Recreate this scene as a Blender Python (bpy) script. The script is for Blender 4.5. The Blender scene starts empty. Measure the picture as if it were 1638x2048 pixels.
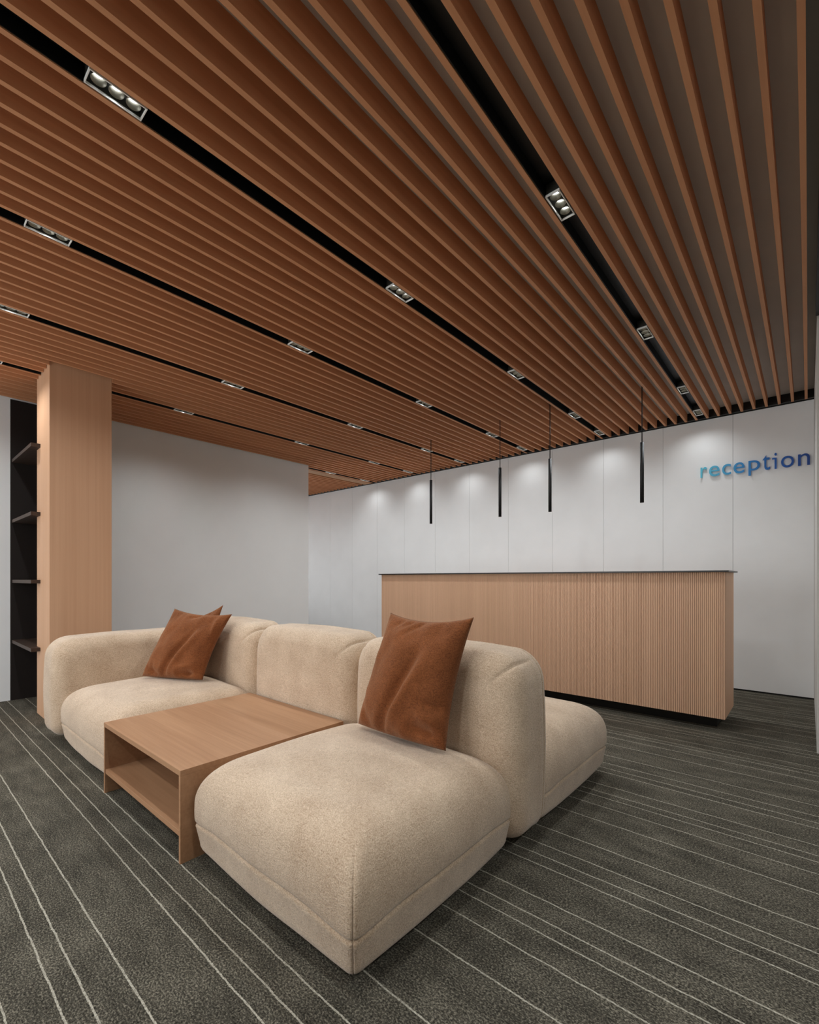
import bpy, bmesh, math, random
from mathutils import Vector, noise as mnoise
random.seed(7)

# ------------------------------------------------------------------ camera, world, exposure
scene = bpy.context.scene
COL = scene.collection
YAW = math.atan((1617.0 - 819.0) / 921.0)
cam_d = bpy.data.cameras.new('camera')
cam_d.sensor_fit = 'HORIZONTAL'; cam_d.sensor_width = 36.0
cam_d.lens = 36.0 * 921.0 / 1638.0
cam_d.shift_y = (1158.0 - 1024.0) / 1638.0
cam_d.clip_start = 0.05
cam = bpy.data.objects.new('camera', cam_d)
cam.location = (0, 0, 1.1)
cam.rotation_euler = (math.pi / 2, 0, YAW)
COL.objects.link(cam); scene.camera = cam
DAY = 4.0
w = bpy.data.worlds.new('world'); scene.world = w; w.use_nodes = True
w.node_tree.nodes['Background'].inputs[0].default_value = (0.95, 0.975, 1.0, 1)   # even overcast daylight outside the windows
w.node_tree.nodes['Background'].inputs[1].default_value = DAY
vs = scene.view_settings
vs.view_transform = 'Standard'; vs.look = 'None'; vs.gamma = 1.0; vs.use_curve_mapping = False
vs.exposure = 0.0
SPOT_W = 25.0                     # watts of every recessed three-lamp fitting
SPOT_COL = (0.915, 0.968, 1.0)

# ------------------------------------------------------------------ main dimensions (metres)
ZC = 2.73            # underside of the slats
SLAT_H = 0.09; SLAT_W = 0.020; PITCH = 0.0946; X0 = -0.016
YB = 5.57            # face of the reception wall
XL = -5.47           # face of the left wall
CH_X = [-0.82 - 0.946 * i for i in range(6)]
Y_NEAR = -2.6; X_RIGHT = 2.2; X_FAR = -8.6

# ------------------------------------------------------------------ material helpers
def s2l(c):
    return tuple((x / 255 / 12.92) if x / 255 <= 0.04045 else ((x / 255 + 0.055) / 1.055) ** 2.4 for x in c)
def rgba(c): return (*s2l(c), 1.0)

def base_mat(name, col, rough=0.6, metallic=0.0, spec=0.5):
    m = bpy.data.materials.new(name); m.use_nodes = True
    nt = m.node_tree; b = nt.nodes['Principled BSDF']
    b.inputs['Base Color'].default_value = rgba(col)
    b.inputs['Roughness'].default_value = rough
    b.inputs['Metallic'].default_value = metallic
    b.inputs['Specular IOR Level'].default_value = spec
    return m, nt, b
def N(nt, t, **kw):
    n = nt.nodes.new(t)
    for k, v in kw.items(): setattr(n, k, v)
    return n
def pos_mapped(nt, scale):
    g = N(nt, 'ShaderNodeNewGeometry'); mp = N(nt, 'ShaderNodeMapping')
    mp.inputs['Scale'].default_value = scale
    nt.links.new(g.outputs['Position'], mp.inputs['Vector'])
    return mp.outputs['Vector']
def noise(nt, vec, scale=1.0, detail=3.0, rough=0.55, dist=0.0):
    n = N(nt, 'ShaderNodeTexNoise')
    n.inputs['Scale'].default_value = scale; n.inputs['Detail'].default_value = detail
    n.inputs['Roughness'].default_value = rough; n.inputs['Distortion'].default_value = dist
    nt.links.new(vec, n.inputs['Vector'])
    return n.outputs['Fac']
def ramp(nt, fac, stops):
    r = N(nt, 'ShaderNodeValToRGB')
    el = r.color_ramp.elements
    while len(el) < len(stops): el.new(0.5)
    for e, (p, c) in zip(el, stops): e.position = p; e.color = rgba(c)
    nt.links.new(fac, r.inputs['Fac'])
    return r.outputs['Color']
def mix_col(nt, fac, a, b, mode='MIX'):
    m = N(nt, 'ShaderNodeMix', data_type='RGBA', blend_type=mode)
    if isinstance(fac, float): m.inputs[0].default_value = fac
    else: nt.links.new(fac, m.inputs[0])
    for s, v in ((6, a), (7, b)):
        if isinstance(v, tuple): m.inputs[s].default_value = rgba(v)
        else: nt.links.new(v, m.inputs[s])
    return m.outputs[2]
def math_n(nt, op, a, b=None, c=None):
    m = N(nt, 'ShaderNodeMath', operation=op)
    for i, v in enumerate((a, b, c)):
        if v is None: continue
        if isinstance(v, (int, float)): m.inputs[i].default_value = v
        else: nt.links.new(v, m.inputs[i])
    return m.outputs[0]
def bump(nt, b, height, strength, dist):
    n = N(nt, 'ShaderNodeBump')
    n.inputs['Strength'].default_value = strength; n.inputs['Distance'].default_value = dist
    nt.links.new(height, n.inputs['Height']); nt.links.new(n.outputs['Normal'], b.inputs['Normal'])

def wood(name, lo, hi, axis, rough=0.55, fine=90.0, long=1.6, spec=0.35):
    m, nt, b = base_mat(name, hi, rough, spec=spec)
    sc = [fine] * 3; sc[axis] = long
    sc2 = [fine * 0.13] * 3; sc2[axis] = long * 0.5
    f1 = noise(nt, pos_mapped(nt, sc), 1.0, 4, 0.6)
    f2 = noise(nt, pos_mapped(nt, sc2), 1.0, 3, 0.55, 0.6)
    f = math_n(nt, 'ADD', math_n(nt, 'MULTIPLY', f1, 0.45), math_n(nt, 'MULTIPLY', f2, 0.55))
    c = ramp(nt, f, [(0.32, lo), (0.68, hi)])
    nt.links.new(c, b.inputs['Base Color'])
    bump(nt, b, f1, 0.12, 0.0015)
    return m
def paint(name, col, rough=0.75, spec=0.25, amt=0.04):
    m, nt, b = base_mat(name, col, rough, spec=spec)
    f = noise(nt, pos_mapped(nt, (3, 3, 3)), 1.0, 4)
    dk = tuple(x * (1 - amt) for x in col)
    nt.links.new(ramp(nt, f, [(0.3, dk), (0.7, col)]), b.inputs['Base Color'])
    f2 = noise(nt, pos_mapped(nt, (160, 160, 160)), 1.0, 2)
    bump(nt, b, f2, 0.05, 0.001)
    return m
def metal(name, col, rough, metallic=0.6):
    m, nt, b = base_mat(name, col, rough, metallic)
    f = noise(nt, pos_mapped(nt, (40, 40, 40)), 1.0, 2)
    nt.links.new(math_n(nt, 'ADD', math_n(nt, 'MULTIPLY', f, 0.15), rough - 0.07), b.inputs['Roughness'])
    return m

M = {}
M['slat'] = wood('slat_wood', (196, 136, 95), (214, 154, 111), 1, 0.6, 60, 0.8)
M['wood_v'] = wood('oak_vertical', (194, 150, 116), (208, 165, 131), 2, 0.55, 50, 0.5)
M['desk'] = wood('desk_oak', (222, 177, 143), (236, 192, 158), 2, 0.55, 60, 0.7)
M['wood_x'] = wood('oak_along_x', (156, 114, 82), (182, 140, 105), 0, 0.45, 75, 1.6)
M['soffit'] = wood('soffit_oak', (170, 124, 88), (190, 144, 106), 1, 0.6, 60, 0.8)
M['wall'] = paint('wall_paint', (242, 241, 239), amt=0.012)
M['wall_grey'] = paint('wall_grey_paint', (214, 211, 205), amt=0.015)
M['panel'] = paint('panel_lacquer', (244, 244, 243), 0.55, 0.3, 0.02)
M['plenum'] = paint('ceiling_grey', (206, 203, 196), 0.85)
M['black'] = metal('channel_black', (16, 16, 15), 0.45, 0.0)
M['gap'] = paint('joint_dark', (70, 68, 66), 0.9)
M['dark_panel'] = paint('shelf_dark_back', (36, 30, 27), 0.6)
M['dark_shelf'] = wood('shelf_dark_wood', (52, 40, 33), (70, 54, 44), 0, 0.5)
M['ctop'] = metal('countertop_dark', (44, 41, 38), 0.35, 0.1)
M['pend'] = metal('pendant_black', (16, 15, 14), 0.6, 0.0)
M['frame'] = metal('fitting_frame', (242, 241, 236), 0.5, 0.0)
M['house'] = metal('fitting_housing', (60, 58, 52), 0.45, 0.1)
M['refl'] = metal('fitting_reflector', (150, 146, 132), 0.35, 0.5)

def lens_mat():
    m, nt, b = base_mat('lamp_lens', (240, 242, 245), 0.4)
    b.inputs['Emission Color'].default_value = (0.95, 0.98, 1.0, 1)
    f = noise(nt, pos_mapped(nt, (30, 30, 30)), 1.0, 1)
    nt.links.new(math_n(nt, 'ADD', math_n(nt, 'MULTIPLY', f, 0.1), 3.5), b.inputs['Emission Strength'])
    return m
M['lens'] = lens_mat()

def carpet():
    m, nt, b = base_mat('striped_carpet', (90, 87, 76), 0.95, spec=0.1)
    g = N(nt, 'ShaderNodeNewGeometry'); sp = N(nt, 'ShaderNodeSeparateXYZ')
    nt.links.new(g.outputs['Position'], sp.inputs[0])
    wob = noise(nt, pos_mapped(nt, (14, 14, 14)), 1.0, 2)
    wob2 = noise(nt, pos_mapped(nt, (120, 120, 120)), 1.0, 2)
    y = math_n(nt, 'ADD', sp.outputs['Y'], math_n(nt, 'MULTIPLY', math_n(nt, 'SUBTRACT', wob, 0.5), 0.007))
    y = math_n(nt, 'ADD', y, math_n(nt, 'MULTIPLY', math_n(nt, 'SUBTRACT', wob2, 0.5), 0.004))
    P = 1.0433
    t = math_n(nt, 'FLOORED_MODULO', math_n(nt, 'SUBTRACT', y, 3.334), P)   # offset inside the repeat
    offs = [0.002, P - 0.142, P - 0.355, P - 0.484, P - 0.561, P - 0.623, P - 0.798, P - 0.888, P - 0.943]
    fac = None
    for o in offs:
        d = math_n(nt, 'COMPARE', t, o, 0.0025)
        fac = d if fac is None else math_n(nt, 'MAXIMUM', fac, d)
    n1 = noise(nt, pos_mapped(nt, (150, 210, 150)), 1.0, 3, 0.75)
    n2 = noise(nt, pos_mapped(nt, (5, 14, 5)), 1.0, 4, 0.6)
    n3 = noise(nt, pos_mapped(nt, (90, 90, 90)), 1.0, 2, 0.6)
    f = math_n(nt, 'ADD', math_n(nt, 'MULTIPLY', n1, 0.74), math_n(nt, 'ADD', math_n(nt, 'MULTIPLY', n2, 0.16), math_n(nt, 'MULTIPLY', n3, 0.10)))
    ground = ramp(nt, f, [(0.36, (22, 20, 16)), (0.5, (74, 70, 61)), (0.64, (142, 135, 119))])
    line = ramp(nt, n1, [(0.35, (120, 115, 102)), (0.6, (190, 184, 168))])
    c = mix_col(nt, fac, ground, line)
    nt.links.new(c, b.inputs['Base Color'])
    h = math_n(nt, 'ADD', math_n(nt, 'MULTIPLY', n1, 0.8), math_n(nt, 'MULTIPLY', fac, 0.25))
    bump(nt, b, h, 0.6, 0.004)
    return m
M['carpet'] = carpet()

def fabric(name, lo, hi, crinkle=0.5, grain=260, sheen=0.4, tint=(1, 1, 1)):
    m, nt, b = base_mat(name, hi, 0.9, spec=0.15)
    b.inputs['Sheen Weight'].default_value = sheen; b.inputs['Sheen Roughness'].default_value = 0.45; b.inputs['Sheen Tint'].default_value = (*tint, 1)
    n1 = noise(nt, pos_mapped(nt, (grain, grain, grain)), 1.0, 3, 0.6)
    n2 = noise(nt, pos_mapped(nt, (70, 70, 190)), 1.0, 3, 0.6, 0.8)
    n3 = noise(nt, pos_mapped(nt, (7, 7, 7)), 1.0, 3, 0.5)
    f = math_n(nt, 'ADD', math_n(nt, 'MULTIPLY', n1, 0.55), math_n(nt, 'ADD', math_n(nt, 'MULTIPLY', n2, 0.25), math_n(nt, 'MULTIPLY', n3, 0.20)))
    nt.links.new(ramp(nt, f, [(0.33, lo), (0.66, hi)]), b.inputs['Base Color'])
    h = math_n(nt, 'ADD', math_n(nt, 'MULTIPLY', n1, 0.5), math_n(nt, 'MULTIPLY', n2, crinkle))
    bump(nt, b, h, 0.9, 0.005)
    return m
M['sofa'] = fabric('cream_chenille', (162, 132, 103), (231, 208, 181))
M['cushion'] = fabric('rust_velvet', (88, 47, 23), (150, 90, 52), 0.25, 240, 0.30, (1.0, 0.72, 0.5))

def sign_mat():
    m, nt, b = base_mat('sign_blue', (30, 90, 150), 0.4)
    g = N(nt, 'ShaderNodeNewGeometry'); sp = N(nt, 'ShaderNodeSeparateXYZ')
    nt.links.new(g.outputs['Position'], sp.inputs[0])
    mr = N(nt, 'ShaderNodeMapRange')
    mr.inputs['From Min'].default_value = -0.84; mr.inputs['From Max'].default_value = 0.02
    nt.links.new(sp.outputs['X'], mr.inputs['Value'])
    c = ramp(nt, mr.outputs[0], [(0.0, (92, 196, 220)), (0.4, (46, 140, 205)), (0.7, (30, 98, 184)), (1.0, (30, 72, 150))])
    nt.links.new(c, b.inputs['Base Color'])
    return m
M['sign'] = sign_mat()
def glass():
    m = bpy.data.materials.new('window_glass'); m.use_nodes = True; nt = m.node_tree
    nt.nodes.remove(nt.nodes['Principled BSDF'])
    t = N(nt, 'ShaderNodeBsdfTransparent'); g = N(nt, 'ShaderNodeBsdfGlossy'); g.inputs['Roughness'].default_value = 0.02
    f = N(nt, 'ShaderNodeFresnel'); f.inputs['IOR'].default_value = 1.3
    mx = N(nt, 'ShaderNodeMixShader')
    nt.links.new(f.outputs[0], mx.inputs[0]); nt.links.new(t.outputs[0], mx.inputs[1]); nt.links.new(g.outputs[0], mx.inputs[2])
    nt.links.new(mx.outputs[0], nt.nodes['Material Output'].inputs[0])
    return m
M['glass'] = glass()

# ------------------------------------------------------------------ object helpers
def mesh_from(name, verts, faces, mat, smooth=False):
    me = bpy.data.meshes.new(name)
    me.from_pydata(verts, [], faces); me.update()
    if mat: me.materials.append(M[mat])
    if smooth:
        me.polygons.foreach_set('use_smooth', [True] * len(me.polygons))
    return me
def link(name, me, parent=None, loc=(0, 0, 0), kind=None):
    o = bpy.data.objects.new(name, me); COL.objects.link(o)
    o.location = loc
    if parent: o.parent = parent
    if kind: o['kind'] = kind
    return o
def tag(o, label, cat, group=None):
    o['label'] = label; o['category'] = cat
    if group: o['group'] = group
    return o
def thing(name, loc, label, cat, group=None):
    o = bpy.data.objects.new(name, None); COL.objects.link(o)
    o.location = loc; o.empty_display_size = 0.1
    return tag(o, label, cat, group)
def box_geo(x0, x1, y0, y1, z0, z1):
    v = [(x0, y0, z0), (x1, y0, z0), (x1, y1, z0), (x0, y1, z0), (x0, y0, z1), (x1, y0, z1), (x1, y1, z1), (x0, y1, z1)]
    f = [(0, 3, 2, 1), (4, 5, 6, 7), (0, 1, 5, 4), (1, 2, 6, 5), (2, 3, 7, 6), (3, 0, 4, 7)]
    return v, f
def bm_box(bm, x0, x1, y0, y1, z0, z1):
    v, f = box_geo(x0, x1, y0, y1, z0, z1)
    vs_ = [bm.verts.new(p) for p in v]
    for q in f: bm.faces.new([vs_[i] for i in q])
def bm_finish(bm, name, mat, bevel=0.0, off=(0, 0, 0), seg=2, smooth=False):
    if bevel > 0:
        bmesh.ops.bevel(bm, geom=bm.edges[:], offset=bevel, segments=seg, profile=0.5, affect='EDGES')
    if any(off): bmesh.ops.translate(bm, verts=bm.verts[:], vec=[-c for c in off])
    me = bpy.data.meshes.new(name); bm.to_mesh(me); bm.free()
    me.materials.append(M[mat])
    if smooth: me.polygons.foreach_set('use_smooth', [True] * len(me.polygons))
    return me
def box(name, x0, x1, y0, y1, z0, z1, mat, parent=None, bevel=0.0, base=None, kind=None):
    bm = bmesh.new(); bm_box(bm, x0, x1, y0, y1, z0, z1)
    off = parent.location if parent is not None else (base or (0, 0, 0))
    me = bm_finish(bm, name, mat, bevel, off)
    return link(name, me, parent, (0, 0, 0) if parent is not None else off, kind)
def cyl_geo(r0, r1, z0, z1, n=24, cap0=True, cap1=True, cx=0, cy=0):
    v = []; f = []
    for r, z in ((r0, z0), (r1, z1)):
        for i in range(n):
            a = 2 * math.pi * i / n
            v.append((cx + r * math.cos(a), cy + r * math.sin(a), z))
    for i in range(n):
        j = (i + 1) % n; f.append((i, j, n + j, n + i))
    if cap0: f.append(tuple(reversed(range(n))))
    if cap1: f.append(tuple(range(n, 2 * n)))
    return v, f

# ------------------------------------------------------------------ the room shell
box('floor', X_FAR, X_RIGHT, Y_NEAR, YB + 0.05, -0.08, 0, 'carpet', kind='structure')
ceiling = box('ceiling', X_FAR, X_RIGHT, Y_NEAR, YB + 0.1, ZC + SLAT_H, ZC + SLAT_H + 0.06, 'plenum', kind='structure')

# reception wall: dark ground with white lacquered panels in front of it
wall_back = box('wall_back', X_FAR, 0.04, YB + 0.012, YB + 0.10, 0, ZC + SLAT_H, 'gap', kind='structure')
box('baseboard_back', X_FAR, 0.04, YB + 0.006, YB + 0.0119, 0, 0.015, 'black', kind='structure')
pw = 0.6235; xr = 0.052
edges = [xr]
x = -0.568
while x > X_FAR: edges.append(x); x -= pw
edges.append(X_FAR)
for i in range(len(edges) - 1):
    g = 0.0012
    box('wall_panel', edges[i + 1] + g, (edges[i] - g) if i else 0.038, YB, YB + 0.012, 0.016, ZC + 0.004, 'panel', wall_back)
box('wall_left', XL - 0.12, XL, Y_NEAR, 4.08, 0, ZC + SLAT_H, 'wall', kind='structure')
box('wall_right', 0.040, X_RIGHT, 3.88, YB + 0.1, 0, ZC + SLAT_H, 'wall_grey', kind='structure')
# unseen window behind the camera, added for fill; glazed alcove wall far left
def portal(loc, rot, sx, sy):
    pd = bpy.data.lights.new('window_portal', 'AREA'); pd.shape = 'RECTANGLE'; pd.size = sx; pd.size_y = sy
    pd.cycles.is_portal = True
    po = bpy.data.objects.new('window_portal', pd); COL.objects.link(po); po.location = loc; po.rotation_euler = rot
WZ0, WZ1 = 0.12, 2.62
NX0, NX1 = -5.35, -1.8
AY0, AY1 = 2.9, 5.3
ZT = ZC + SLAT_H
def wall_with_hole(name, axis, p0, p1, a0, a1, h0, h1):
    bm = bmesh.new()
    def bb(u0, u1, z0, z1):
        if axis == 'x': bm_box(bm, u0, u1, p0, p1, z0, z1)
        else: bm_box(bm, p0, p1, u0, u1, z0, z1)
    bb(a0, h0, 0, ZT); bb(h1, a1, 0, ZT); bb(h0, h1, 0, WZ0); bb(h0, h1, WZ1, ZT)
    link(name, bm_finish(bm, name, 'wall'), kind='structure')
wall_with_hole('wall_near', 'x', Y_NEAR - 0.1, Y_NEAR, X_FAR, X_RIGHT + 0.1, NX0, NX1)
box('wall_side', X_RIGHT, X_RIGHT + 0.1, Y_NEAR, 3.88, 0, ZT, 'wall_grey', kind='structure')
wall_with_hole('wall_alcove', 'y', X_FAR - 0.1, X_FAR, Y_NEAR, YB + 0.1, AY0, AY1)
def window(name, axis, c, h0, h1, n):
    bm = bmesh.new(); panes = []
    def bb(u0, u1, z0, z1, d, dst=None):
        q = dst if dst is not None else bm
        if axis == 'x': bm_box(q, u0, u1, c - d, c + d, z0, z1)
        else: bm_box(q, c - d, c + d, u0, u1, z0, z1)
    fw = 0.05
    bb(h0, h1, WZ0, WZ0 + fw, 0.03); bb(h0, h1, WZ1 - fw, WZ1, 0.03)
    for i in range(n + 1):
        u = h0 + (h1 - h0 - fw) * i / n; bb(u, u + fw, WZ0 + fw, WZ1 - fw, 0.03)
    win = link(name, bm_finish(bm, name, 'black'), kind='structure')
    for i in range(n):
        u0 = h0 + (h1 - h0 - fw) * i / n + fw; u1 = h0 + (h1 - h0 - fw) * (i + 1) / n
        pb = bmesh.new(); bb(u0, u1, WZ0 + fw, WZ1 - fw, 0.004, pb)
        link('pane', bm_finish(pb, 'pane', 'glass'), win)
window('added_fill_window', 'x', Y_NEAR - 0.05, NX0, NX1, 2)  # added out of view to brighten the room from behind
window('window_2', 'y', X_FAR - 0.05, AY0, AY1, 2)
zc = (WZ0 + WZ1) / 2; zh = WZ1 - WZ0
portal(((NX0 + NX1) / 2, Y_NEAR - 0.12, zc), (math.pi / 2, 0, 0), NX1 - NX0, zh)
portal((X_FAR - 0.12, (AY0 + AY1) / 2, zc), (math.pi / 2, 0, -math.pi / 2), AY1 - AY0, zh)
# black shadow trim along the end of the slats, plain ceiling beyond it
box('trim_1', 0.034, 0.16, Y_NEAR, 3.88, ZC + 0.03, ZC + SLAT_H, 'black', kind='structure')
box('trim_2', -5.80, -5.63, 2.4, YB - 0.06, ZC, ZC + SLAT_H, 'soffit', kind='structure')
box('ceiling', 0.16, X_RIGHT, Y_NEAR, 3.88, ZC, ZC + SLAT_H, 'wall', kind='structure')
box('gap_shade_strip', X_FAR, 0.04, YB - 0.045, YB + 0.011, ZC + 0.012, ZC + SLAT_H, 'black', kind='structure')  # black strip in place of the shade between slat ends and wall
# wooden column
CX0, CX1, CY0, CY1 = -4.79, -4.37, 0.855, 1.27
box('column', CX0, CX1, CY0, CY1, 0, ZC + SLAT_H, 'wood_v', kind='structure', bevel=0.0015)

# slats: one object each, sharing three meshes
slat_cache = {}
def slat(xc, y0, y1):
    k = (round(y0, 3), round(y1, 3))
    if k not in slat_cache:
        bm = bmesh.new(); bm_box(bm, -SLAT_W / 2, SLAT_W / 2, y0, y1, ZC, ZC + SLAT_H)
        slat_cache[k] = bm_finish(bm, 'slat', 'slat')
    link('slat', slat_cache[k], ceiling, (xc, 0, 0))
YE = YB - 0.06
k = 0
while True:
    xc = X0 - PITCH * k; k += 1
    if xc < X_FAR + 0.05: break
    if -5.83 < xc < -5.62: continue
    if XL - 0.14 < xc < XL + 0.005: slat(xc, 4.10, YE); continue
    if xc <= XL - 0.12: slat(xc, 2.4, YE); continue
    if CX0 - 0.012 < xc < CX1 + 0.012:
        slat(xc, Y_NEAR, CY0 - 0.002); slat(xc, CY1 + 0.002, YE)
    else:
        slat(xc, Y_NEAR, YE)
# black channels between two slats, every tenth gap
def channel(xc, y0, y1):
    hw = (PITCH - SLAT_W) / 2 - 0.001
    bm = bmesh.new()
    bm_box(bm, xc - hw, xc + hw, y0, y1, ZC + 0.060, ZC + 0.064)
    bm_box(bm, xc - hw, xc - hw + 0.003, y0, y1, ZC + 0.004, ZC + 0.060)
    bm_box(bm, xc + hw - 0.003, xc + hw, y0, y1, ZC + 0.004, ZC + 0.060)
    link('channel', bm_finish(bm, 'channel', 'black'), ceiling)
for i, xc in enumerate(CH_X):
    if i == 4: channel(xc, Y_NEAR, CY0 - 0.003); channel(xc, CY1 + 0.003, YE)
    elif i == 5: channel(xc, 4.10, YE)
    else: channel(xc, Y_NEAR, YE)

# ------------------------------------------------------------------ recessed three-lamp fittings
FL, FW_ = 0.172, 0.062
def fitting_meshes():
    bm = bmesh.new(); t = 0.0035; h = 0.010
    bm_box(bm, -FW_ / 2, -FW_ / 2 + t, -FL / 2, FL / 2, 0, h)
    bm_box(bm, FW_ / 2 - t, FW_ / 2, -FL / 2, FL / 2, 0, h)
    bm_box(bm, -FW_ / 2 + t, FW_ / 2 - t, -FL / 2, -FL / 2 + t, 0, h)
    bm_box(bm, -FW_ / 2 + t, FW_ / 2 - t, FL / 2 - t, FL / 2, 0, h)
    fr = bm_finish(bm, 'frame', 'frame')
    bm = bmesh.new(); a, b_, z1, z2 = FW_ / 2 - 0.002, FL / 2 - 0.002, 0.008, 0.055
    bm_box(bm, -a, -a + 0.002, -b_, b_, z1, z2); bm_box(bm, a - 0.002, a, -b_, b_, z1, z2)
    bm_box(bm, -a, a, -b_, -b_ + 0.002, z1, z2); bm_box(bm, -a, a, b_ - 0.002, b_, z1, z2)
    bm_box(bm, -a, a, -b_, b_, z2 - 0.002, z2)
    ho = bm_finish(bm, 'housing', 'house')
    v, f = cyl_geo(0.0220, 0.0172, 0.012, 0.034, 28, False, False)
    v2, f2 = cyl_geo(0.0230, 0.0182, 0.012, 0.034, 28, False, False)
    n = len(v)
    f = [tuple(reversed(q)) for q in f] + [tuple(i + n for i in q) for q in f2]
    for i in range(28):
        j = (i + 1) % 28; f.append((i, j, n + j, n + i))
    re = mesh_from('reflector', v + v2, f, 'refl', True)
    v, f = cyl_geo(0.0160, 0.0160, 0.0325, 0.035, 28)
    le = mesh_from('lens', v, f, 'lens')
    return fr, ho, re, le
FR, HO, RE, LE = fitting_meshes()
ORD = ['first', 'second', 'third', 'fourth', 'fifth', 'sixth', 'seventh']
CHN = {0: 'in the black channel fifth out from the column', 1: 'in the black channel fourth out from the column',
       2: 'in the black channel third out from the column', 3: 'in the black channel second out from the column',
       4: 'in the black channel meeting the column', 5: 'in the short black channel past the wall end', 6: 'added for fill in the plain white ceiling'}
YS = [5.28, 4.56, 3.34, 1.955, 0.5275, -0.90, -2.05]
for i, xc in enumerate(CH_X + [1.15]):  # last row is unseen, added to light the sofa's right side
    for j, yc in enumerate(YS):
        if i == 5 and yc < 4.2: continue
        if i == 6 and not -1.0 < yc < 2.5: continue
        t = thing('recessed_spotlight', (xc, yc, ZC - (0.056 if i == 6 else 0)), 'triple spotlight %s, %s from the reception wall' % (CHN[i], ORD[j]),
                  'spotlight', 'recessed ceiling spotlights')
        link('frame', FR, t); link('housing', HO, t)
        for dy in (-0.052, 0, 0.052):
            r = link('reflector', RE, t, (0, dy, 0)); link('lens', LE, r)
        ld = bpy.data.lights.new('spot', 'SPOT')
        ld.energy = SPOT_W * (0.27 if yc > 5 else 2.0 if i == 6 else 1.0); ld.color = SPOT_COL; ld.spot_size = math.radians(150 if yc > 5 else 152); ld.spot_blend = 1.0
        ld.shadow_soft_size = 0.028
        lo = bpy.data.objects.new('lamp_light', ld); COL.objects.link(lo); lo.parent = t; lo.location = (0, 0, -0.006)

# ------------------------------------------------------------------ reception desk
DX0, DX1, DY0, DY1, DZ0, DZ1 = -3.885, -0.451, 3.97, 4.465, 0.091, 1.150
desk = thing('reception_desk', ((DX0 + DX1) / 2, (DY0 + DY1) / 2, 0), 'long light oak reception desk with ribbed front and thin dark top', 'desk')
box('body', DX0, DX1, DY0 + 0.012, DY1, DZ0, DZ1, 'desk', desk)
box('plinth', DX0 + 0.064, DX1 - 0.064, DY0 + 0.12, DY1 - 0.08, 0, DZ0, 'black', desk)
box('countertop', DX0 - 0.022, DX1 + 0.024, DY0 - 0.03, DY1 + 0.02, DZ1, DZ1 + 0.012, 'ctop', desk, bevel=0.001)
bm = bmesh.new(); rp = 0.0125
nr = int(round((DX1 - DX0) / rp)); rp = (DX1 - DX0) / nr
for q in range(nr):
    a = DX0 + q * rp
    bm_box(bm, a + 0.0013, a + rp - 0.0013, DY0, DY0 + 0.0125, DZ0, DZ1)
link('rib_cladding', bm_finish(bm, 'rib_cladding', 'desk', 0, desk.location), desk, kind='stuff')

# ------------------------------------------------------------------ pendants over the desk
pl = ['at the end nearest the reception lettering', 'second from the reception lettering', 'third from the reception lettering', 'farthest from the reception lettering']
for n_, px in enumerate((-1.069, -1.887, -2.433, -3.349)):
    t = thing('pendant_lamp', (px, 4.25, 1.75), 'slim black tube pendant hanging over the desk, ' + pl[n_], 'lamp', 'pendants over the reception desk')
    bm = bmesh.new()
    bmesh.ops.create_cone(bm, cap_ends=True, segments=28, radius1=0.0155, radius2=0.0155, depth=0.51)
    bmesh.ops.translate(bm, verts=bm.verts[:], vec=(0, 0, 0.255))
    tube = link('tube', bm_finish(bm, 'tube', 'pend', 0, smooth=False), t)
    for p_ in tube.data.polygons: p_.use_smooth = len(p_.vertices) == 4
    v, f = cyl_geo(0.0145, 0.0145, -0.001, 0.0, 28); link('diffuser', mesh_from('diffuser', v, f, 'house'), t)
    v, f = cyl_geo(0.0042, 0.0042, 0.51, ZC + SLAT_H - 1.75 - 0.02, 10); link('cable', mesh_from('cable', v, f, 'pend', True), t)
    v, f = cyl_geo(0.024, 0.024, ZC + SLAT_H - 1.75 - 0.03, ZC + SLAT_H - 1.75, 20); link('ceiling_rose', mesh_from('ceiling_rose', v, f, 'pend'), t)

# ------------------------------------------------------------------ dark shelves between the column and the wall
sh = thing('wall_shelves', (XL, 1.02, 0), 'dark open shelf unit between the wooden column and the wall', 'shelves')
box('back_panel', XL, XL + 0.012, 0.785, CY1, 0.0, ZC - 0.001, 'dark_panel', sh)
box('end_panel', XL + 0.012, CX0, CY1 - 0.018, CY1, 0.0, ZC - 0.001, 'dark_panel', sh)
for zt in (2.185, 1.637, 1.093, 0.548):
    pts = [(XL + 0.012, 0.795), (-4.665, 0.795), (-4.665, CY0), (CX0, CY0), (CX0, CY1 - 0.018), (XL + 0.012, CY1 - 0.018)]
    th = 0.028
    v = [(x_, y_, z_) for z_ in (zt - th, zt) for x_, y_ in pts]; n = len(pts)
    f = [tuple(reversed(range(n))), tuple(range(n, 2 * n))] + [(i, (i + 1) % n, n + (i + 1) % n, n + i) for i in range(n)]
    v = [(a - sh.location.x, b_ - sh.location.y, c) for a, b_, c in v]
    link('shelf_board', mesh_from('shelf_board', v, f, 'dark_shelf'), sh)

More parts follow.
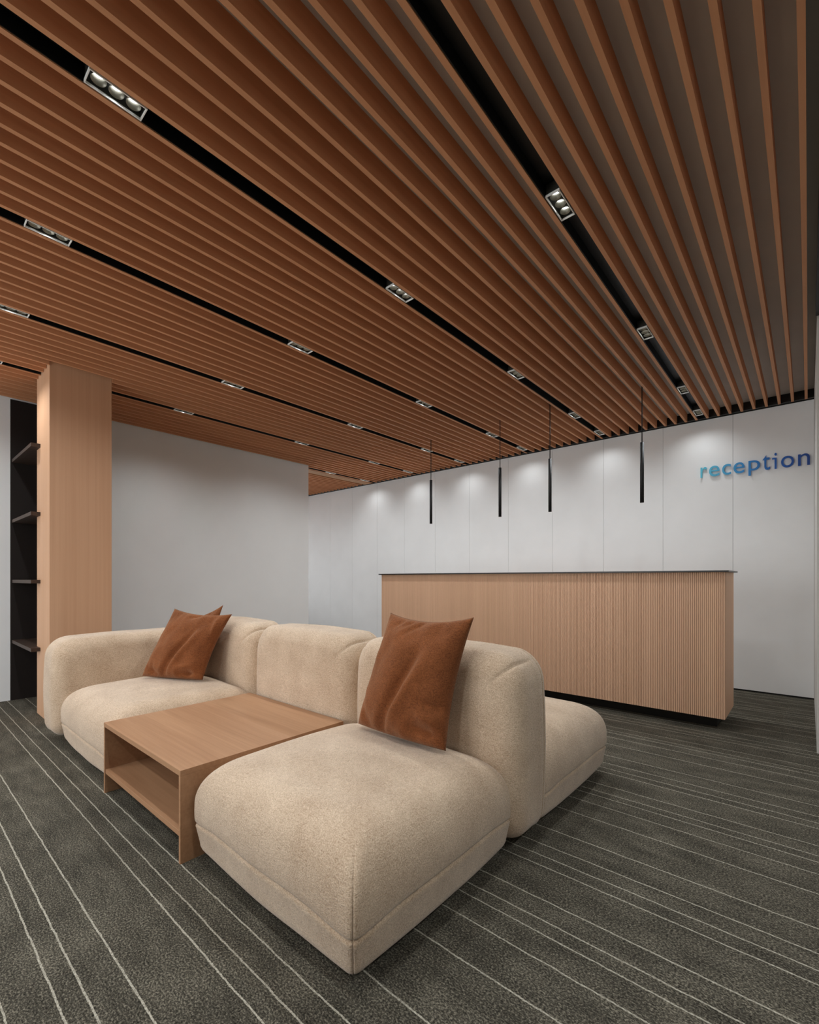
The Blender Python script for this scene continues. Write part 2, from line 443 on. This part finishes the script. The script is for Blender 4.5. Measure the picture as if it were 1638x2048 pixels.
# ------------------------------------------------------------------ lettering on the reception wall
sign = thing('reception_sign', (-0.41, YB - 0.022, 2.141), 'raised blue letters spelling reception on the white panelled wall', 'sign')
GL = [('r', -0.841, -0.784, 0, 1), ('e', -0.767, -0.677, 0, 1), ('c', -0.656, -0.582, 0, 1), ('e', -0.562, -0.473, 0, 1),
      ('p', -0.442, -0.352, -0.036, 1), ('t', -0.333, -0.276, 0, 1.31), ('i', -0.244, -0.226, 0, 1.40), ('o', -0.195, -0.101, 0, 1), ('n', -0.073, 0.010, 0, 1)]
XH = 0.107
for ch, x0, x1, zb, ht in GL:
    cu = bpy.data.curves.new('glyph', 'FONT'); cu.body = ch; cu.extrude = 0.5; cu.resolution_u = 6
    tmp = bpy.data.objects.new('glyph', cu); COL.objects.link(tmp)
    dg = bpy.context.evaluated_depsgraph_get()
    me = bpy.data.meshes.new_from_object(tmp.evaluated_get(dg))
    bpy.data.objects.remove(tmp); bpy.data.curves.remove(cu)
    xs = [v.co.x for v in me.vertices]; ys = [v.co.y for v in me.vertices]; zs = [v.co.z for v in me.vertices]
    z1 = XH * ht; z0 = zb
    for v in me.vertices:
        fx = (v.co.x - min(xs)) / (max(xs) - min(xs)); fy = (v.co.y - min(ys)) / (max(ys) - min(ys)); fz = (v.co.z - min(zs)) / (max(zs) - min(zs))
        v.co = (x0 + fx * (x1 - x0) - sign.location.x, 0.012 * (1 - fz), z0 + fy * (z1 - z0))
    me.materials.clear(); me.materials.append(M['sign'])
    if ch == 'i':
        bmx = bmesh.new(); bmx.from_mesh(me)
        bm_box(bmx, x0 - 0.017 - sign.location.x, x0 + 0.002 - sign.location.x, 0, 0.012, XH - 0.015, XH)
        bmx.to_mesh(me); bmx.free()
    o = link('letter', me, sign)
    v, f = box_geo(-0.003, 0.003, 0.010, 0.022, -0.003, 0.003)
    # stand-off pin behind the stem of the letter
    left = x0 + 0.0065 - sign.location.x
    cx_ = left if ch in 'rpn' else ((x0 + x1) / 2 - sign.location.x + (0.0 if ch == 'i' else 0))
    cz_ = XH * 0.5 if ch in 'rpni' else 0.006
    if ch == 't': cx_, cz_ = x0 + 0.025 - sign.location.x, XH * 0.5
    link('pin', mesh_from('pin', [(a + cx_, b_, c + cz_) for a, b_, c in v], f, 'frame'), o)

# ------------------------------------------------------------------ coffee table
TX0, TX1, TY0, TY1, TZ = -2.745, -1.828, 0.762, 1.585, 0.361
tb = thing('coffee_table', ((TX0 + TX1) / 2, (TY0 + TY1) / 2, 0), 'low oak coffee table with open shelf set into the sofa', 'table')
box('tabletop', TX0, TX1, TY0, TY1, TZ - 0.022, TZ, 'wood_x', tb, bevel=0.001)
box('side_panel', TX0, TX0 + 0.014, TY0, TY1, 0, TZ - 0.022, 'wood_x', tb, bevel=0.0008)
box('side_panel', TX1 - 0.014, TX1, TY0, TY1, 0, TZ - 0.022, 'wood_x', tb, bevel=0.0008)
box('shelf', TX0 + 0.014, TX1 - 0.014, TY0 + 0.004, TY1, 0.100, 0.122, 'wood_x', tb, bevel=0.0008)

# ------------------------------------------------------------------ upholstered bodies
CS = [0, .12, .24, .34, .42, .47, .5, .53, .58, .66, .76, .88, 1.0]
def ring(A, B, radii, bulge, ns=26):
    """closed rounded rectangle; yields (x, y, nx, ny, corner weight, distance from nearest corner)"""
    out = []
    R = [min(r, A * 0.98, B * 0.98) for r in radii]          # corners: ++, -+, --, +-
    cs = [(1, 1), (-1, 1), (-1, -1), (1, -1)]
    for q in range(4):
        sx, sy = cs[q]; r = R[q]; gw = 1.0 if radii[q] >= max(radii) - 1e-6 else 0.0; cx, cy = sx * (A - r), sy * (B - r); a0 = q * math.pi / 2
        for c in CS:
            a = a0 + c * math.pi / 2
            out.append((cx + r * math.cos(a), cy + r * math.sin(a), math.cos(a), math.sin(a), gw * (1.0 if abs(c - .5) < 1e-6 else (0.35 if abs(c - .5) < 0.04 else 0.0)), 0.0))
        # straight run to the next corner
        q2 = (q + 1) % 4; s2x, s2y = cs[q2]; r2 = R[q2]
        a = a0 + math.pi / 2
        p0 = (cx + r * math.cos(a), cy + r * math.sin(a))
        p1 = (s2x * (A - r2) + r2 * math.cos(a), s2y * (B - r2) + r2 * math.sin(a))
        L = math.hypot(p1[0] - p0[0], p1[1] - p0[1])
        for i in range(1, ns):
            t = i / ns; bl = bulge * 4 * t * (1 - t)
            out.append((p0[0] + (p1[0] - p0[0]) * t + math.cos(a) * bl, p0[1] + (p1[1] - p0[1]) * t + math.sin(a) * bl,
                        math.cos(a), math.sin(a), 0.0, min(t, 1 - t) * L))
    return out
def puffy(name, A, B, rows, mapf, parent, mat='sofa', lump=0.004, seed=0):
    """rows: (inset, scale, height, radii, bulge, corner groove, dip) from one cap to the other"""
    verts = []; faces = []; n = None
    for d, s, h, radii, bulge, cg, dip in rows:
        rg = ring((A - d), (B - d), [max(r - d * 0.0, 0.002) for r in radii], bulge)
        n = len(rg)
        for x_, y_, nx, ny, cw, dist in rg:
            g = cg * cw
            hh = h + dip * math.exp(-(dist / 0.10) ** 2)
            p = mapf((x_ - nx * g) * s, (y_ - ny * g) * s, hh)
            q = mnoise.noise(Vector(p) * 4.0 + Vector((seed, 0, 0))) * lump
            verts.append((p[0] + nx * 0 + q * 0.4, p[1] + q * 0.4, p[2] + q))
    m = len(rows)
    for i in range(m - 1):
        for j in range(n):
            k2 = (j + 1) % n
            faces.append((i * n + j, i * n + k2, (i + 1) * n + k2, (i + 1) * n + j))
    faces.append(tuple(reversed(range(n)))); faces.append(tuple(range((m - 1) * n, m * n)))
    off = parent.location
    me = mesh_from(name, [(a - off[0], b_ - off[1], c - off[2]) for a, b_, c in verts], faces, mat, True)
    bm = bmesh.new(); bm.from_mesh(me); bmesh.ops.recalc_face_normals(bm, faces=bm.faces[:]); bm.to_mesh(me); bm.free()
    return link(name, me, parent)

def seat_rows(H0, H1, crown, rr=0.028, seam=0.172):
    rows = []
    R = lambda r: (r,) * 4
    for s in (0.05, 0.5, 0.85): rows.append((0.055, s, H0, R(rr), 0.004, 0, 0))
    for a in range(0, 91, 15):                                   # underside edge
        t = math.radians(a)
        rows.append((0.010 + 0.045 * (1 - math.sin(t)), 1, H0 + 0.055 * (1 - math.cos(t)), R(rr), 0.010, 0.006 * (a / 90), 0))
    rows.append((0.006, 1, H0 + 0.082, R(rr), 0.010, 0.006, -0.004))
    zs = seam
    for dz, dd, w in ((-0.024, 0.001, .7), (-0.012, -0.001, .9), (-0.005, 0.000, 1), (0, 0.007, 1), (0.005, 0.0, 1), (0.012, -0.003, .9), (0.026, -0.004, .7)):
        rows.append((dd, 1, zs + dz, R(rr), 0.012, 0.006, -0.016 * w))
    z0 = zs + 0.045; n = 15
    rows.append((-0.004, 1, z0, R(rr), 0.013, 0.006, -0.006))
    for i in range(1, n + 1):
        t = math.pi / 2 * i / n
        d = -0.004 + 0.175 * (1 - max(0.0, math.cos(t)) ** 0.86); z = z0 + (H1 - z0) * math.sin(t) ** 0.86
        cg = 0.006 * max(0, 1 - i / (n * 0.66))
        rows.append((d, 1, z, R(rr + 0.10 * (i / n) ** 1.8), 0.013, cg, 0))
    for s in (0.95, 0.88, 0.78, 0.66, 0.52, 0.38, 0.24, 0.12, 0.03):
        rows.append((0.171, s, H1 + crown * (1 - s * s), R(rr + 0.10), 0.013 * s, 0, 0))
    return rows

sofa = thing('modular_sofa', (-2.4, 1.6, 0), 'cream modular sofa with rounded seats, three backrests and one armrest', 'sofa')
def seat(x0, x1, y0, y1, h1, crown, seed):
    cx, cy = (x0 + x1) / 2, (y0 + y1) / 2
    puffy('seat', (x1 - x0) / 2, (y1 - y0) / 2, seat_rows(0.028, h1, crown), lambda a, b_, h: (cx + a, cy + b_, h), sofa, seed=seed)
seat(-1.806, -0.888, 0.802, 1.650, 0.402, 0.018, 1)
seat(-3.712, -2.768, 0.785, 1.650, 0.402, 0.018, 5)
seat(-1.812, -0.868, 1.885, 2.725, 0.402, 0.018, 9)

def slab_rows(T, ra, rb, rt, rbm, dart):
    """profile over thickness -T/2 .. T/2 with rounded edges; front is negative"""
    rows = []
    radii = (rt, rt, rbm, rbm)
    sm = lambda k_: tuple(r for r in radii)
    for s in (0.04, 0.25, 0.5, 0.75, 0.9): rows.append((ra, s, -T / 2 - 0.012 * (1 - s * s), radii, 0.008, 0, 0))
    n = 12
    for i in range(n + 1):
        t = math.pi / 2 * i / n
        rows.append((ra * (1 - math.sin(t)), 1, -T / 2 + ra * (1 - math.cos(t)), radii, 0.008, dart if i > 1 else dart * 0.4 * i, 0))
    seam = T / 2 - rb + 0.012
    y_ = -T / 2 + ra
    for k_ in range(1, 4): rows.append((0, 1, y_ + (seam - 0.012 - y_) * k_ / 4, radii, 0.008, dart * (1 - k_ / 4), 0))
    for dy, dd in ((-0.012, -0.002), (-0.004, 0.0), (0, 0.007), (0.004, 0.0), (0.011, 0.0)):
        rows.append((dd, 1, seam + dy, radii, 0.008, 0, 0))
    y0 = seam + 0.011; rr = T / 2 - y0; n = 8
    for i in range(1, n + 1):
        t = math.pi / 2 * i / n
        rows.append((rb * (1 - math.cos(t)), 1, y0 + rr * math.sin(t), radii, 0.008, 0, 0))
    for s in (0.9, 0.75, 0.5, 0.25, 0.04): rows.append((rb, s, T / 2 + 0.006 * (1 - s * s), radii, 0.008, 0, 0))
    return rows
def back(x0, x1, y0, y1, z0, z1, seed):
    cx, cy, cz = (x0 + x1) / 2, (y0 + y1) / 2, (z0 + z1) / 2
    puffy('backrest', (x1 - x0) / 2, (z1 - z0) / 2, slab_rows(y1 - y0, 0.10, 0.075, 0.135, 0.085, 0.014),
          lambda a, b_, h: (cx + a, cy + h + 0.0 * b_, cz + b_), sofa, seed=seed)
back(-1.797, -0.848, 1.605, 1.895, 0.045, 0.800, 11)
back(-2.765, -1.801, 1.605, 1.895, 0.045, 0.800, 13)
back(-3.72, -2.769, 1.605, 1.895, 0.045, 0.800, 17)
# armrest: slab turned through ninety degrees
ax0, ax1, ay0, ay1, az0, az1 = -4.01, -3.705, 0.748, 1.890, 0.045, 0.700
acx, acy, acz = (ax0 + ax1) / 2, (ay0 + ay1) / 2, (az0 + az1) / 2
puffy('armrest', (ay1 - ay0) / 2, (az1 - az0) / 2, slab_rows(ax1 - ax0, 0.10, 0.075, 0.135, 0.085, 0.014),
      lambda a, b_, h: (acx - h, acy + a, acz + b_), sofa, seed=23)
for fx, fy in ((-1.65, .95), (-1.05, .95), (-1.65, 1.5), (-1.05, 1.5), (-3.55, .95), (-2.92, .95), (-3.55, 1.5), (-2.92, 1.5), (-1.65, 2.1), (-1.05, 2.1), (-1.65, 2.5), (-1.05, 2.5), (-2.3, 1.75), (-3.86, 1.0), (-3.86, 1.7)):
    v, f = cyl_geo(0.022, 0.028, 0, 0.06, 16, cx=fx - sofa.location.x, cy=fy - sofa.location.y)
    link('foot', mesh_from('foot', v, f, 'black', False), sofa)

# ------------------------------------------------------------------ cushions
def cushion(bl, br, tl, tr, thick, seed, label, folds):
    bl, br, tl, tr = map(Vector, (bl, br, tl, tr))
    nrm = ((br - bl).cross(tl - bl)).normalized()          # towards the viewer side
    base = (bl + br) / 2
    n = 44; verts = []; faces = []
    def surf(s, t, side):
        u, v_ = (s + 1) / 2, (t + 1) / 2
        # edges drawn in between the pointed corners
        pin = 0.09
        u2 = 0.5 + (u - 0.5) * (1 - pin * (1 - t * t) * abs(s) ** 2)
        v2 = 0.5 + (v_ - 0.5) * (1 - pin * (1 - s * s) * abs(t) ** 2 * (1.3 if t > 0 else -0.25))
        p = bl * (1 - u2) * (1 - v2) + br * u2 * (1 - v2) + tl * (1 - u2) * v2 + tr * u2 * v2
        e = max(0.0, (1 - abs(s) ** 2.2) * (1 - abs(t) ** 2.2))
        h = thick * e ** 0.5 * (1.10 - 0.25 * t)
        if side > 0:
            for (fs, ft, gs, gt, wd, dp) in folds:
                dx, dy = gs - fs, gt - ft; L2 = dx * dx + dy * dy
                q = ((s - fs) * dx + (t - ft) * dy) / L2; qc = min(1, max(0, q))
                ds = math.hypot(s - fs - qc * dx, t - ft - qc * dy)
                h += 1.5 * dp * math.exp(-(ds / wd) ** 2) * (0.25 + 0.75 * math.sin(math.pi * min(1, max(0.08, qc)))) * min(1, e * 5)
            for w_ in range(7):                                  # small gathers along the bottom and top seams
                sx_ = -0.85 + w_ * 0.28 + 0.05 * math.sin(seed + w_ * 2.1)
                for tt, dp_ in ((-0.92, 0.010), (0.94, 0.006)):
                    h += dp_ * (-1) ** w_ * math.exp(-((s - sx_) / 0.07) ** 2 - ((t - tt) / 0.28) ** 2) * min(1, e * 6)
            h += 0.012 * mnoise.noise(Vector((s * 2.2 + seed, t * 2.2, 0))) * min(1, e * 3)
        h += 0.003 * mnoise.noise(Vector((s * 6 + seed, t * 6, 3))) * min(1, e * 3)
        return p + nrm * (h * side * (1.0 if side > 0 else 0.22))
    idx = {}
    for side in (1, -1):
        for i in range(n + 1):
            for j in range(n + 1):
                edge = i in (0, n) or j in (0, n)
                if side < 0 and edge: idx[(side, i, j)] = idx[(1, i, j)]; continue
                s, t = math.sin((i / n - .5) * math.pi) * .35 + (2 * i / n - 1) * .65, math.sin((j / n - .5) * math.pi) * .35 + (2 * j / n - 1) * .65
                idx[(side, i, j)] = len(verts); verts.append(tuple(surf(s, t, side) - base))
        for i in range(n):
            for j in range(n):
                q = [idx[(side, i, j)], idx[(side, i + 1, j)], idx[(side, i + 1, j + 1)], idx[(side, i, j + 1)]]
                faces.append(tuple(q) if side > 0 else tuple(reversed(q)))
    o = link('cushion', mesh_from('cushion', verts, faces, 'cushion', True), None, base)
    tag(o, label, 'cushion', 'rust velvet cushions on the sofa')
FOLDS_A = [(-0.25, -1.0, 0.25, 0.35, 0.10, -0.022), (-0.05, -0.9, 0.45, 0.3, 0.13, 0.014), (0.55, -0.35, 1.0, -0.45, 0.07, -0.018), (0.45, -0.75, 1.0, -0.85, 0.08, -0.02),
           (0.6, -0.55, 1.0, -0.65, 0.07, 0.012), (-0.45, 0.75, -0.2, 0.95, 0.05, -0.008), (-0.25, 0.65, 0.05, 0.93, 0.05, -0.008), (-0.6, 0.8, -0.4, 0.95, 0.05, -0.006), (-0.9, -0.5, -0.6, -0.9, 0.1, -0.012)]
FOLDS_B = [(-0.2, -1.0, 0.35, 0.4, 0.09, -0.022), (-0.02, -0.9, 0.5, 0.35, 0.12, 0.014), (0.3, -0.7, 0.7, -0.65, 0.06, 0.010), (0.35, -0.85, 0.9, -0.85, 0.07, -0.02),
           (0.75, 0.75, 0.9, 0.3, 0.06, 0.012), (-0.1, 0.8, 0.2, 0.9, 0.05, -0.01), (-0.75, -0.75, -0.3, -0.95, 0.08, -0.015)]
cushion((-1.600, 1.478, 0.421), (-1.085, 1.472, 0.419), (-1.495, 1.590, 0.940), (-1.030, 1.590, 0.944), 0.100, 1.0,
        'rust cushion alone on the seat beside the rear-facing seat, leaning on the backrest', FOLDS_A)
cushion((-3.510, 1.205, 0.425), (-3.060, 1.420, 0.425), (-3.440, 1.395, 0.888), (-3.005, 1.600, 0.858), 0.092, 4.0,
        'rust cushion in the armrest corner, the front one of the pair', FOLDS_B)
cushion((-3.600, 1.420, 0.425), (-3.200, 1.500, 0.425), (-3.600, 1.540, 0.790), (-3.165, 1.618, 0.915), 0.045, 8.0,
        'rust cushion tucked behind another cushion in the armrest corner', FOLDS_B)
